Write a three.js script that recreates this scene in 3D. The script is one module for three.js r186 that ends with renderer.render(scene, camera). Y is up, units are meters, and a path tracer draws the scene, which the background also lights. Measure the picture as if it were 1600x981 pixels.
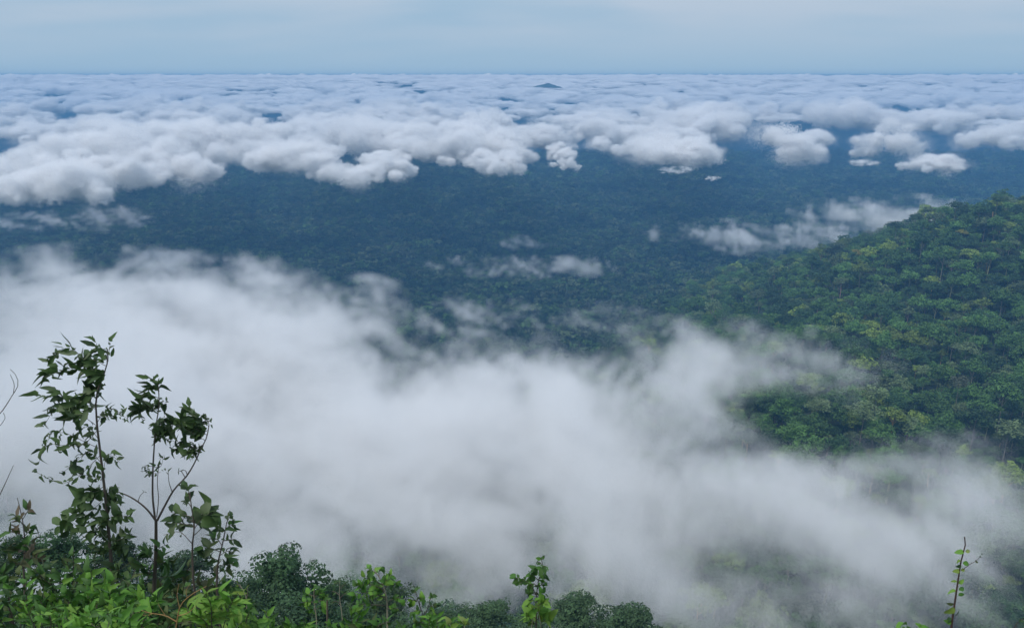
import * as THREE from 'three';
import { mergeGeometries } from 'three/addons/utils/BufferGeometryUtils.js';
import { createNoise2D, createNoise3D } from 'simplex-noise';

// ------------------------------------------------------------------ camera, sky, sun, exposure
const EYE = 480, PITCH = 16.78 * Math.PI / 180, FOCAL = 1232, PW = 1600, PH = 981;   // focal length in pixels of the 1600-pixel photograph
const scene = new THREE.Scene();
const camera = new THREE.PerspectiveCamera(2 * Math.atan(PH / 2 / FOCAL) * 180 / Math.PI, PW / PH, 0.1, 90000);
camera.position.set(0, EYE, 0);
camera.rotation.x = -PITCH;

function mulberry(a) { return () => { a = (a + 0x6d2b79f5) | 0; let t = Math.imul(a ^ (a >>> 15), 1 | a); t = (t + Math.imul(t ^ (t >>> 7), 61 | t)) ^ t; return ((t ^ (t >>> 14)) >>> 0) / 4294967296; }; }
let rnd = mulberry(7);
const rr = (a, b) => a + (b - a) * rnd(), pick = (a) => a[Math.floor(rnd() * a.length)];
const gauss = () => Math.sqrt(-2 * Math.log(1 - rnd() * 0.999999)) * Math.cos(2 * Math.PI * rnd());
const n2 = createNoise2D(mulberry(11)), n3 = createNoise3D(mulberry(12));
const clamp = THREE.MathUtils.clamp, lerp = THREE.MathUtils.lerp, sstep = THREE.MathUtils.smoothstep;
const fbm2 = (x, y, o = 4) => { let s = 0, a = 0.5; for (let i = 0; i < o; i++) { s += a * n2(x, y); x *= 2.03; y *= 2.03; a *= 0.5; } return s; };
const fbm3 = (x, y, z, o = 4) => { let s = 0, a = 0.5; for (let i = 0; i < o; i++) { s += a * n3(x, y, z); x *= 2.03; y *= 2.03; z *= 2.03; a *= 0.5; } return s; };

const SKYW = 2048, SKYH = 1024, skyData = new Float32Array(SKYW * SKYH * 4);
for (let r = 0; r < SKYH; r++) {
  const up = ((r + 0.5) / SKYH - 0.5) * Math.PI, y = Math.sin(up), e = Math.max(0, y);
  for (let c = 0; c < SKYW; c++) {
    const ro = ((c + 0.5) / SKYW - 0.5) * 2 * Math.PI, x = Math.cos(ro) * Math.cos(up), z = Math.sin(ro) * Math.cos(up);
    // thin high overcast: blue-grey at the horizon, paler and brighter overhead, with faint streaks
    const k = 1 / (e + 0.12), streak = fbm2(x * k * 0.5 + 3, z * k * 0.9, 4);
    const t = sstep(e, 0.0, 0.75), veil = clamp(0.68 + 0.6 * fbm2(x * 1.3 + 5, z * 1.3 + e * 2, 3) + 0.65 * streak, 0, 1) * sstep(e, -0.01, 0.10);
    const base = [lerp(0.305, 0.57, t), lerp(0.455, 0.69, t), lerp(0.60, 0.86, t)];
    const pale = [lerp(0.43, 0.72, t), lerp(0.52, 0.80, t), lerp(0.63, 0.93, t)];
    for (let i = 0; i < 3; i++) skyData[(r * SKYW + c) * 4 + i] = y < 0 ? [0.025, 0.05, 0.07][i] : lerp(base[i], pale[i], veil);
    skyData[(r * SKYW + c) * 4 + 3] = 1;
  }
}
const sky = new THREE.DataTexture(skyData, SKYW, SKYH, THREE.RGBAFormat, THREE.FloatType);
sky.mapping = THREE.EquirectangularReflectionMapping; sky.magFilter = THREE.LinearFilter; sky.needsUpdate = true;
scene.background = sky; scene.environment = sky;
const sun = new THREE.DirectionalLight(0xfffaf4, 2.05);
sun.position.set(-2600, EYE + 5200, 900); sun.target.position.set(0, EYE - 300, -1500);
sun.castShadow = true; sun.shadow.radius = 22;
Object.assign(sun.shadow.camera, { left: -4000, right: 4000, top: 4000, bottom: -4000, near: 10, far: 14000 });
scene.add(sun, sun.target);
scene.fog = new THREE.FogExp2(new THREE.Color().setRGB(0.20, 0.54, 1.0), 0.00019);
const renderer = new THREE.WebGLRenderer();
renderer.toneMapping = THREE.LinearToneMapping; renderer.toneMappingExposure = 1.09;
renderer.shadowMap.enabled = true;

// ------------------------------------------------------------------ helpers
const SP = Math.sin(PITCH), CP = Math.cos(PITCH);
const at = (px, py, d) => {            // the place that lies d metres ahead (along -z) in the direction of photograph pixel px, py
  const u = (px - PW / 2) / FOCAL, v = -(py - PH / 2) / FOCAL;
  const y = v * CP - SP, z = -CP - v * SP, k = d / -z;
  return new THREE.Vector3(u * k, EYE + y * k, -d);
};
const inView = (p, mx = 1.12, my = 1.15) => {
  const x = p.x, y = p.y - EYE, z = p.z, f = -z * CP - y * SP, v = y * CP - z * SP;
  return f > 0.5 && Math.abs(x / f) < mx * (PW / 2) / FOCAL && Math.abs(v / f) < my * (PH / 2) / FOCAL;
};
const used = {};
const numbered = (n) => { const k = used[n] = (used[n] ?? -1) + 1; return k ? n + '_' + String(k).padStart(3, '0') : n; };
function add(o, name, data) { o.name = numbered(name); Object.assign(o.userData, data); o.traverse((m) => { m.castShadow = m.receiveShadow = true; }); scene.add(o); return o; }
const rgb = (r, g, b) => new THREE.Color().setRGB(r, g, b);
const M4 = new THREE.Matrix4(), Q = new THREE.Quaternion(), EU = new THREE.Euler(), V = (x, y, z) => new THREE.Vector3(x, y, z);
const randQ = () => new THREE.Quaternion(gauss(), gauss(), gauss(), gauss()).normalize();

// ------------------------------------------------------------------ terrain
const CP_ = [];                        // control points [x, z, height]
const cpt = (px, py, d, drop = 0) => { const p = at(px, py, d); CP_.push([p.x, p.z, p.y - drop]); };
// spur on the right: its crest line (trees stand some 20 m above it)
for (const [px, py, d] of [[1850, 296, 860], [1700, 306, 900], [1600, 316, 930], [1500, 325, 960], [1440, 344, 985], [1400, 361, 1010], [1300, 396, 1060], [1200, 428, 1130], [1080, 458, 1220], [960, 480, 1330]]) cpt(px, py, d, 28);
// the spur's face towards the viewer
for (const [px, py, d] of [[1850, 480, 650], [1600, 500, 690], [1600, 620, 560], [1600, 730, 480], [1450, 480, 780], [1450, 600, 600], [1300, 470, 860], [1250, 540, 740], [1080, 520, 980], [960, 540, 1060], [850, 560, 1180]]) cpt(px, py, d, 18);
// the lobe in the mist
for (const [px, py, d] of [[1300, 628, 545], [1180, 690, 490], [1400, 640, 560], [1420, 760, 440]]) cpt(px, py, d, 18);
// slope that falls away from the viewpoint
for (const [x, z, h] of [[0, 0, 478.3], [-4, -6, 472.8], [4, -6, 472.6], [0, -12, 466.4], [-14, -14, 467], [14, -14, 464], [0, -40, 434], [-40, -40, 440], [40, -40, 430], [0, -80, 396], [-30, -80, 408], [0, -120, 364], [-100, -100, 386], [100, -100, 368], [0, -180, 302], [-180, -180, 306], [180, -180, 296], [0, -280, 226], [-280, -280, 222], [280, -280, 216], [120, -380, 186], [300, -390, 196], [-120, -420, 172], [-420, -420, 170],
  [-100, -650, 130], [-450, -700, 110], [150, -640, 175], [-900, -600, 130], [-700, -1000, 40], [-200, -1000, 60], [100, -1000, 90], [-1500, -900, 50], [-1300, -1500, 5], [-400, -1500, 5], [300, -1600, 5], [-2200, -1800, 2], [800, -1700, 5], [1500, -1700, 10], [0, 60, 486], [-60, 60, 482], [60, 60, 482], [-300, 0, 440], [300, 0, 440], [-800, 0, 300], [800, 0, 330], [1100, -500, 290], [1400, -900, 320], [1500, -1300, 120], [0, 400, 440], [-1500, 0, 150], [2200, -800, 250], [2200, -1500, 60], [0, -2600, 0], [-2000, -3000, 0], [2000, -3000, 0]]) CP_.push([x, z, Math.max(h, 64)]);
const tps = (() => {                   // thin-plate spline through the control points
  const n = CP_.length, S = 500, U = (a, b, c, d) => { const r2 = ((a - c) ** 2 + (b - d) ** 2) / S / S; return r2 > 0 ? r2 * Math.log(r2) * 0.5 : 0; };
  const A = [], m = n + 3;
  for (let i = 0; i < m; i++) {
    A.push(new Float64Array(m + 1));
    if (i < n) { for (let j = 0; j < n; j++) A[i][j] = U(...CP_[i].slice(0, 2), ...CP_[j].slice(0, 2)) + (i === j ? 0.0006 : 0); A[i][n] = 1; A[i][n + 1] = CP_[i][0] / S; A[i][n + 2] = CP_[i][1] / S; A[i][m] = CP_[i][2]; }
    else for (let j = 0; j < n; j++) A[i][j] = i === n ? 1 : CP_[j][i - n - 1] / S;
  }
  for (let c = 0; c < m; c++) {
    let p = c; for (let r = c + 1; r < m; r++) if (Math.abs(A[r][c]) > Math.abs(A[p][c])) p = r;
    [A[c], A[p]] = [A[p], A[c]];
    for (let r = 0; r < m; r++) if (r !== c) { const f = A[r][c] / A[c][c]; if (f) for (let k = c; k <= m; k++) A[r][k] -= f * A[c][k]; }
  }
  const w = A.map((r, i) => r[m] / r[i]);
  return (x, z) => { let s = w[n] + w[n + 1] * x / S + w[n + 2] * z / S; for (let i = 0; i < n; i++) s += w[i] * U(x, z, CP_[i][0], CP_[i][1]); return s; };
})();
const PLAIN = 60;                      // the plain lies 420 m below the viewpoint
function ground(x, z) {
  const far = sstep(Math.hypot(x * 0.75, z), 1700, 2500);
  const plain = PLAIN + 6 * fbm2(x / 900, z / 900, 4) + 4;
  if (far >= 1) return plain;
  const near = Math.hypot(x, z), bump = 9 * fbm2(x / 160 + 9, z / 160, 4) * sstep(near, 60, 300) + 0.25 * fbm2(x / 4, z / 4, 2) * (1 - sstep(near, 30, 80));
  return lerp(Math.max(tps(x, z), PLAIN) + bump, plain, far);
}
{
  const xs = [], zs = [];
  for (let i = -90; i <= 90; i++) xs.push(Math.sign(i) * (Math.abs(i) * 6 + 3300 * (Math.abs(i) / 90) ** 3.2));
  for (let i = -14; i <= 150; i++) zs.push(i < 0 ? 30 * -i : -(i * 6 + 3500 * (i / 150) ** 3));
  const pos = [], idx = [], col = [];
  for (const z of zs) for (const x of xs) {
    pos.push(x, ground(x, z), z);
    const t = 0.5 + 0.5 * fbm2(x / 9, z / 9, 4), u = 0.5 + 0.5 * fbm2(x / 60 + 4, z / 60, 3);
    col.push(lerp(0.014, 0.032, t), lerp(0.026, 0.052, u), lerp(0.010, 0.02, t));
  }
  const W = xs.length;
  for (let j = 0; j + 1 < zs.length; j++) for (let i = 0; i + 1 < W; i++) { const a = j * W + i; idx.push(a, a + 1, a + W, a + 1, a + W + 1, a + W); }
  const g = new THREE.BufferGeometry();
  g.setAttribute('position', new THREE.Float32BufferAttribute(pos, 3)); g.setAttribute('color', new THREE.Float32BufferAttribute(col, 3)); g.setIndex(idx); g.computeVertexNormals();
  add(new THREE.Mesh(g, new THREE.MeshStandardMaterial({ vertexColors: true, roughness: 1 })), 'terrain', { kind: 'structure', label: 'dark forest floor of the slopes, the valley and the wide plain', category: 'terrain' });
}

// ------------------------------------------------------------------ cloud and mist: clusters of thousands of tiny scattering flakes
function flakes(count, size, place) {
  const pos = new Float32Array(count * 9), nor = new Float32Array(count * 9), a = V(), b = V(), c = V(), n = V(), p = V();
  for (let i = 0; i < count; i++) {
    place(p);
    n.set(gauss(), gauss(), gauss()).normalize(); a.set(gauss(), gauss(), gauss()).cross(n).normalize(); b.crossVectors(n, a);
    const s = size * rr(0.75, 1.25);
    for (let k = 0; k < 3; k++) {
      const t = k * 2.0944; c.copy(p).addScaledVector(a, s * Math.cos(t)).addScaledVector(b, s * Math.sin(t));
      c.toArray(pos, i * 9 + k * 3); n.toArray(nor, i * 9 + k * 3);
    }
  }
  const g = new THREE.BufferGeometry();
  g.setAttribute('position', new THREE.BufferAttribute(pos, 3)); g.setAttribute('normal', new THREE.BufferAttribute(nor, 3));
  return g;
}
const dropletMat = (name) => new THREE.MeshPhysicalMaterial({ name, color: rgb(0.97, 0.97, 0.97), roughness: 1, transmission: 0.6, thickness: 0, specularIntensity: 0, side: THREE.DoubleSide });
const cloudMat = dropletMat('cloud droplets'), mistMat = dropletMat('mist droplets');
// firm puff: a knobbly ball whose flakes thin out only near its skin
const firm = [0, 1, 2].map((s) => flakes(12000, 0.0164, (p) => {
  for (;;) {
    p.set(rr(-1.3, 1.3), rr(-1.3, 1.3), rr(-1.3, 1.3)); const r = p.length(); if (r < 0.02) continue;
    const x = p.x / r, y = p.y / r, z = p.z / r, R = 0.8 + 0.42 * fbm3(x * 1.7 + s * 9, y * 1.7, z * 1.7, 4);
    if (rnd() < 1 - sstep(r, R * 0.84, R * 1.12)) return;
  }
}));
const firmLight = [0, 1].map((s) => flakes(4600, 0.0262, (p) => {
  for (;;) {
    p.set(rr(-1.3, 1.3), rr(-1.3, 1.3), rr(-1.3, 1.3)); const r = p.length(); if (r < 0.02) continue;
    const R = 0.8 + 0.42 * fbm3(p.x / r * 1.7 + s * 5, p.y / r * 1.7 + 3, p.z / r * 1.7, 4);
    if (rnd() < 1 - sstep(r, R * 0.6, R * 1.2)) return;
  }
}));
// frayed puff: a torn scrap with no skin
const [frayed, frayedFine] = [[10000, 0.012], [15000, 0.0098]].map(([count, size]) => [0, 1].map((s) => flakes(count, size, (p) => {
  for (;;) {
    p.set(gauss() * 0.42, gauss() * 0.42, gauss() * 0.42); if (p.length() > 1.25) continue;
    if (rnd() < clamp(0.45 + 1.9 * fbm3(p.x * 1.9 + s * 7, p.y * 1.9, p.z * 1.9, 4), 0.01, 1)) return;
  }
})));
function scatterPuffs(group, geos, mat, puffs) {        // puffs: [x, y, z, rx, ry, rz]
  const lists = geos.map(() => []);
  puffs.forEach((p, i) => lists[i % geos.length].push(p));
  lists.forEach((l, k) => {
    const im = new THREE.InstancedMesh(geos[k], mat, l.length);
    l.forEach(([x, y, z, rx, ry, rz], i) => {
      M4.makeScale(rx, ry, rz).multiply(new THREE.Matrix4().makeRotationFromQuaternion(randQ())); M4.setPosition(x, y, z); im.setMatrixAt(i, M4);
    });
    im.name = 'puff_mass'; im.userData.kind = 'stuff'; group.add(im);
  });
}
const CB = 300;                        // cloud base, 180 m below the viewpoint
// one cumulus: domed heap of puffs over a level base
function heap(out, x, z, w, h, n = 9, knobs = 3) {
  const turn = rr(0, 6.28), el = rr(0.5, 0.9);
  for (let i = 0; i < n; i++) {
    const a = rr(0, 6.28), q = Math.sqrt(rnd()), dx = Math.cos(a) * q, dz = Math.sin(a) * q, top = Math.pow(1 - q * q, 0.6);
    const r = Math.min(w * rr(0.15, 0.30) * (1.1 - 0.5 * q), -z * 0.032), ry = Math.min(r * rr(0.7, 0.85), h * rr(0.42, 0.65)), yy = CB + ry * 0.6 + Math.max(0, h * top - ry) * Math.pow(rnd(), 0.7);
    const lx = dx * w * 0.5, lz = dz * w * 0.5 * el, X = x + lx * Math.cos(turn) - lz * Math.sin(turn), Z = z + lx * Math.sin(turn) + lz * Math.cos(turn);
    out.push([X, yy, Z, r, ry, r]);
    for (let k = 0; k < knobs; k++) {          // smaller knobs on its upper skin
      const d = V(gauss(), Math.abs(gauss()) * 0.9 - 0.15, gauss()).normalize(), s = rr(0.35, 0.6);
      out.push([X + d.x * r * 0.78, Math.max(yy + d.y * ry * 0.78, CB + ry * 0.2), Z + d.z * r * 0.78, r * s, ry * s * rr(0.9, 1.2), r * s]);
    }
  }
}
{
  const front = [[-300, 330], [0, 305], [150, 300], [320, 272], [500, 275], [640, 268], [750, 262], [850, 258], [905, 246], [960, 238], [1130, 220], [1200, 208], [1290, 202], [1400, 196], [1500, 200], [1900, 214]];
  const frontPy = (px) => { for (let i = 0; i + 1 < front.length; i++) if (px <= front[i + 1][0]) return lerp(front[i][1], front[i + 1][1], clamp((px - front[i][0]) / (front[i + 1][0] - front[i][0]), 0, 1)); return 200; };
  const depthOf = (py) => (EYE - CB) / Math.tan(PITCH + Math.atan((py - PH / 2) / FOCAL));
  const puffs = [];
  for (let z = 1150; z < 80000; z *= 1.085) {
    const grow = Math.pow(z / 1500, 0.78), step = 105 * grow;
    for (let x = -z * 0.8; x < z * 0.8; x += step) {
      const cx = x + rr(-0.5, 0.5) * step, cz = z * rr(0.96, 1.04), px = 800 + cx / cz * FOCAL * 1.02;
      const edge = depthOf(frontPy(px));
      if (cz < edge) continue;
      const inside = sstep(cz, edge, edge * 1.8), cover = 0.5 + 0.8 * fbm2(cx / (420 * grow), cz / (700 * grow) + 3, 3);
      if (cover < lerp(0.5, cz < 4200 ? 0.30 : 0.04, inside)) continue;
      const w = step * rr(0.7, 1.6), rise = sstep(cz, 9000, 42000) * 122 + Math.max(0, cz - 30000) * 0.0026;
      heap(puffs, cx, -cz, w, rr(30, 100) * (0.4 + cover * 0.75) * Math.min(1, w / 110) + rise, cz > 9000 ? 8 : 10, cz > 9000 ? 2 : 3);
    }
  }
  // the front row, cloud by cloud: pixel of the base's middle, width, height in pixels
  const cumulus = (out, [px, py, w, h], n) => { const d = depthOf(py), p = at(px, py, d); heap(out, p.x, -d, w * d / FOCAL, h * d / FOCAL, n); };
  for (const c of [[0, 318, 170, 50], [90, 312, 190, 60], [180, 298, 150, 60], [270, 284, 130, 44], [320, 276, 60, 22], [60, 290, 200, 80], [160, 272, 190, 66], [430, 272, 120, 50], [490, 276, 130, 62], [560, 282, 110, 42], [620, 279, 80, 30], [400, 250, 170, 50], [690, 252, 110, 52], [640, 240, 120, 45], [750, 262, 60, 24], [790, 269, 90, 32], [730, 236, 130, 46], [840, 230, 110, 34], [870, 250, 50, 24], [884, 263, 58, 34], [560, 236, 170, 48], [300, 250, 190, 56], [1000, 222, 130, 36], [1100, 216, 150, 44], [1270, 226, 70, 24], [1330, 200, 150, 36], [1460, 206, 130, 30], [1560, 230, 130, 32], [1620, 222, 110, 34]]) cumulus(puffs, c, 13);
  console.log('cloud sea puffs', puffs.length);
  const sea = new THREE.Group();
  scatterPuffs(sea, firm, cloudMat, puffs);
  scatterPuffs(sea, frayedFine, cloudMat, puffs.filter((p) => p[2] > -4200 && rnd() < 0.22).map(([x, y, z, rx, ry, rz]) => [x + gauss() * rx * 0.6, y + gauss() * ry * 0.4, z + gauss() * rz * 0.4, rx * rr(1.1, 1.7), ry * rr(0.8, 1.2), rz * rr(1.1, 1.7)]));
  add(sea, 'cloud_sea', { kind: 'stuff', label: 'sea of white cumulus cloud stretching to the horizon', category: 'cloud' });
  // clouds that stand apart over the right of the plain
  for (const [spot, n, label] of [
    [[1455, 264, 108, 20], 10, 'flat white cloud drifting lowest and farthest right over the plain'], [[1225, 250, 115, 46], 11, 'heaped white cloud standing apart over the blue forest right of centre'],
    [[1385, 246, 118, 54], 11, 'rounded white cloud above the flat one at the right'], [[1055, 252, 190, 40], 20, 'broad low white cloud over the plain just right of centre'],
    [[948, 240, 66, 34], 8, 'small white cloud at the left end of the broad low one'], [[1065, 270, 60, 9], 9, 'thin sliver of cloud below the broad low one'], [[1352, 260, 56, 10], 9, 'thin sliver of cloud left of the flat cloud at the right'], [[1112, 284, 34, 8], 7, 'faint scrap of cloud, lowest of those right of centre']]) {
    const list = [], sliver = spot[3] < 12; cumulus(list, spot, n);
    const d = depthOf(spot[1]), o = at(spot[0], spot[1], d), gr = new THREE.Group(); gr.position.copy(o);
    const puff = (g, x, y, z, rx, ry, rz) => { const m = new THREE.Mesh(g, cloudMat); m.name = 'puff'; m.position.set(x - o.x, y - o.y, z - o.z); m.scale.set(rx, ry, rz); m.rotation.y = rr(0, 6.28); gr.add(m); };
    list.forEach(([x, y, z, rx, ry, rz], i) => {
      if (!sliver) puff(pick(firmLight), x, y, z, rx, ry, rz);
      if (sliver ? i % 2 : i % 3 === 0) puff(pick(frayed), x + gauss() * rx * 0.7, y + gauss() * ry * 0.4, z, rx * rr(1.2, 1.9), ry * rr(0.8, 1.3), rz * 1.4);
    });
    add(gr, 'detached_cloud', { label, category: 'cloud', group: 'clouds standing apart from the cloud sea' });
  }
}
{
  // far hill whose top rises out of the cloud sea
  const g = new THREE.ConeGeometry(330, 150, 48, 10), p = g.attributes.position;
  for (let i = 0; i < p.count; i++) { const x = p.getX(i), z = p.getZ(i), k = 1 + 0.3 * fbm2(x / 90 + 5, z / 90, 4); p.setXYZ(i, x * 1.5 * k + p.getY(i) * 0.5, p.getY(i) * (0.9 + 0.25 * fbm2(x / 60, z / 60, 3)), z * k); }
  g.computeVertexNormals();
  const m = new THREE.Mesh(g, new THREE.MeshStandardMaterial({ color: rgb(0.035, 0.055, 0.035), roughness: 1 }));
  const o = at(855, 127, 9000); m.scale.setScalar(0.36); m.position.set(o.x, 384, o.z);
  add(m, 'peak_above_clouds', { kind: 'structure', label: 'dark far hilltop rising out of the cloud sea', category: 'hill' });
}
{
  // valley mist: [px, py, depth, half width px, half height px, half depth m, weight]
  const banks = [
    [230, 560, 640, 260, 95, 120, 1.5], [500, 525, 680, 110, 42, 80, 0.75], [620, 605, 600, 120, 42, 70, 0.8], [60, 465, 720, 170, 46, 110, 0.8], [330, 690, 480, 360, 125, 120, 1.15], [600, 725, 520, 230, 72, 100, 0.85],
    [60, 690, 430, 200, 150, 110, 0.95], [370, 470, 760, 70, 38, 70, 0.7], [870, 690, 500, 190, 72, 90, 0.8], [930, 570, 620, 90, 36, 60, 0.6],
    [1120, 580, 470, 170, 44, 55, 0.85], [720, 680, 470, 200, 75, 90, 0.95], [980, 625, 470, 160, 62, 60, 0.85], [1000, 780, 380, 250, 85, 70, 0.75], [780, 790, 400, 300, 90, 80, 0.8], [985, 670, 430, 170, 92, 65, 0.95], [1310, 590, 440, 90, 34, 40, 0.6],
    [560, 850, 320, 340, 80, 60, 0.65], [1080, 900, 250, 280, 55, 50, 0.8], [1230, 780, 330, 220, 65, 50, 0.62], [1560, 800, 280, 110, 65, 40, 0.85], [1420, 900, 230, 260, 80, 45, 0.9],
    [820, 900, 190, 420, 65, 40, 0.74], [200, 840, 300, 260, 60, 50, 0.6], [1150, 830, 300, 320, 85, 50, 0.78],
    // wisps over the plain and behind the crest
    [1410, 340, 1230, 120, 22, 70, 1.05], [1300, 370, 1350, 75, 16, 60, 0.6], [1170, 370, 1480, 80, 20, 60, 0.58], [1080, 365, 1600, 60, 12, 50, 0.52], [860, 418, 1450, 90, 12, 60, 0.56], [750, 415, 1400, 70, 9, 50, 0.52],
    [830, 378, 1700, 40, 10, 40, 0.5], [745, 495, 1000, 90, 20, 60, 0.55], [180, 338, 1800, 60, 16, 60, 0.65], [60, 345, 1800, 80, 10, 60, 0.55], [275, 405, 1300, 60, 12, 50, 0.5], [560, 470, 800, 60, 26, 50, 0.5], [960, 500, 900, 80, 14, 50, 0.5],
  ].map(([px, py, d, hw, hh, hd, wt]) => ({ c: at(px, py, d), r: V(hw * d / FOCAL, hh * d / FOCAL, hd), wt }));
  const density = (x, y, z) => {       // extinction per metre
    let b = 0;
    for (const k of banks) { const e = ((x - k.c.x) / k.r.x) ** 2 + ((y - k.c.y) / k.r.y) ** 2 + ((z - k.c.z) / k.r.z) ** 2; if (e < 6) b += k.wt * Math.exp(-e * 1.1); }
    if (b < 0.08) return 0;
    const wx = 34 * n3(x / 120, y / 90, z / 120), wy = 24 * n3(x / 110 + 8, y / 80, z / 110 + 3), sx = x + wx, sy = y + wy + 0.45 * x;   // strands slope down to the right
    const k = z < -950 ? 1.35 : 1, f = fbm3(sx * k / 130 + 2, sy * k / 55, z * k / 130, 5) + 0.42 * (0.5 - Math.abs(fbm3(sx / 80, sy / 26 + 5, z / 60, 4)) * 2) + 0.16 * fbm3(sx / 26, sy / 15, z / 26 + 4, 3);
    return 0.031 * Math.pow(sstep(Math.min(b, 1.15) + 1.6 * f, 0.24, 1.5), 1.7);
  };
  const SMEAR = 0.36, LEVELS = 11, RATIO = 1.46, dens = [...Array(LEVELS)].map((_, i) => 0.0009 * Math.pow(RATIO, i));
  const zones = [[5.4, 0.00018, -350, 0], [8, 0.0006, -520, -350], [8, 0.0012, -3000, -520]];          // cell size, finest flake area, from, to
  const tiles = zones.map(([L, fine]) => dens.map((d, i) => {
    const area = fine * (1 + 8 * (i / (LEVELS - 1)) ** 2), n = Math.max(20, Math.round(2 * d * L ** 3 / area));
    const w = () => (rnd() - 0.5) * L + (rnd() + rnd() - 1) * L * SMEAR;
    return flakes(n, Math.sqrt(area / 1.3), (p) => p.set(w(), w(), w()));
  })).flat();
  const lists = tiles.map(() => []), turned = 0.47, ct = Math.cos(turned), st = Math.sin(turned);
  zones.forEach(([L, , z0, z1], zone) => {
    const seen = new Set();
    for (const bank of banks) {
      if (bank.c.z - 2.3 * bank.r.z > z1 || bank.c.z + 2.3 * bank.r.z < z0) continue;
      const ru = 2.2 * Math.max(bank.r.x, bank.r.z), uc = bank.c.x * ct + (bank.c.z + 600) * st, wc = -bank.c.x * st + (bank.c.z + 600) * ct;
      for (let iu = Math.floor((uc - ru) / L); iu * L < uc + ru; iu++) for (let iw = Math.floor((wc - ru) / L); iw * L < wc + ru; iw++) {
        const u = iu * L, w = iw * L, x = u * ct - w * st, z = -600 + u * st + w * ct;
        if (z > -110 || z <= z0 || z > z1 || ((x - bank.c.x) / bank.r.x) ** 2 + ((z - bank.c.z) / bank.r.z) ** 2 > 5) continue;
        const g = ground(x, z);
        for (let iy = Math.floor((bank.c.y - 2.2 * bank.r.y) / L); iy * L < bank.c.y + 2.2 * bank.r.y; iy++) {
          const y = iy * L, key = (iu + 1000) * 1e7 + (iw + 1000) * 3000 + iy;
          if (y < g - L || seen.has(key) || !inView(V(x, y, z), 1.2, 1.25)) continue;
          seen.add(key);
          const d = density(x, y, z); if (d < 0.0007) continue;
          lists[zone * LEVELS + clamp(Math.round(Math.log(d / dens[0]) / Math.log(RATIO) + rr(-0.3, 0.3)), 0, LEVELS - 1)].push([x, y, z]);
        }
      }
    }
  });
  console.log('mist cells', lists.reduce((t, l) => t + l.length, 0), 'flakes', tiles.reduce((t, l) => t + l.attributes.position.count / 3, 0));
  const quarter = [0, 1, 2, 3].map((k) => k * Math.PI / 2), base = new THREE.Matrix4().makeRotationY(-turned), T = new THREE.Matrix4(), mist = new THREE.Group();
  lists.forEach((l, k) => {
    if (!l.length) return;
    const im = new THREE.InstancedMesh(tiles[k], mistMat, l.length);
    l.forEach(([x, y, z], i) => { M4.multiplyMatrices(base, T.makeRotationFromEuler(EU.set(pick(quarter), pick(quarter), pick(quarter)))).setPosition(x, y, z); im.setMatrixAt(i, M4); });
    im.name = 'mist_patch'; im.userData.kind = 'stuff'; mist.add(im);
  });
  add(mist, 'valley_mist', { kind: 'stuff', label: 'pale mist drifting through the valley below the viewpoint', category: 'mist' });
}

// ------------------------------------------------------------------ forest
const geo = (pos, nor, col) => {
  const g = new THREE.BufferGeometry();
  g.setAttribute('position', new THREE.Float32BufferAttribute(pos, 3));
  if (nor) g.setAttribute('normal', new THREE.Float32BufferAttribute(nor, 3)); else g.computeVertexNormals();
  if (col) g.setAttribute('color', new THREE.Float32BufferAttribute(col, 3));
  return g;
};
// crown of radius 1 over y = 0: clumps of leaf sprays on an umbrella-shaped shell, with gaps between them
function crownGeo(clumps, perClump, leaf, rise, clumpSize = [0.2, 0.36]) {
  const pos = [], nor = [], col = [], lobes = rr(0, 50);
  for (let c = 0; c < clumps; c++) {
    const a = rr(0, 6.28), q = Math.sqrt(rnd()) * 0.9, lobe = 0.86 + 0.5 * n2(Math.cos(a) * 1.3 + lobes, Math.sin(a) * 1.3), cy = rise * (1 - q * q * 0.8) * rr(0.35, 1.0) * (0.9 + 0.55 * n2(Math.cos(a) * q * 1.6 + lobes * 2, Math.sin(a) * q * 1.6)) + rr(-0.1, 0.12), cr = rr(...clumpSize), cx = Math.cos(a) * q * lobe, cz = Math.sin(a) * q * lobe, tone = rr(0.72, 1.28);
    for (let i = 0; i < perClump; i++) {
      const d = V(gauss(), Math.abs(gauss()) * 1.1 - 0.3, gauss()).normalize(), p = V(cx, cy, cz).addScaledVector(d, cr * rr(0.7, 1.1));
      p.y = cy + (p.y - cy) * 0.62;
      const n = d.clone().add(V(gauss() * 0.5, 0.4 + gauss() * 0.5, gauss() * 0.5)).normalize(), u = V(gauss(), gauss(), gauss()).cross(n).normalize(), w = V().crossVectors(n, u), s = leaf * rr(0.55, 1.3);
      const P = [p.clone().addScaledVector(u, s), p.clone().addScaledVector(w, s * 0.7), p.clone().addScaledVector(u, -s), p.clone().addScaledVector(w, -s * 0.7)], tt = tone * rr(0.82, 1.18);
      for (const k of [0, 1, 2, 0, 2, 3]) { pos.push(...P[k].toArray()); nor.push(...n.toArray()); col.push(tt, tt, tt); }
    }
  }
  return geo(pos, nor, col);
}
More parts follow.
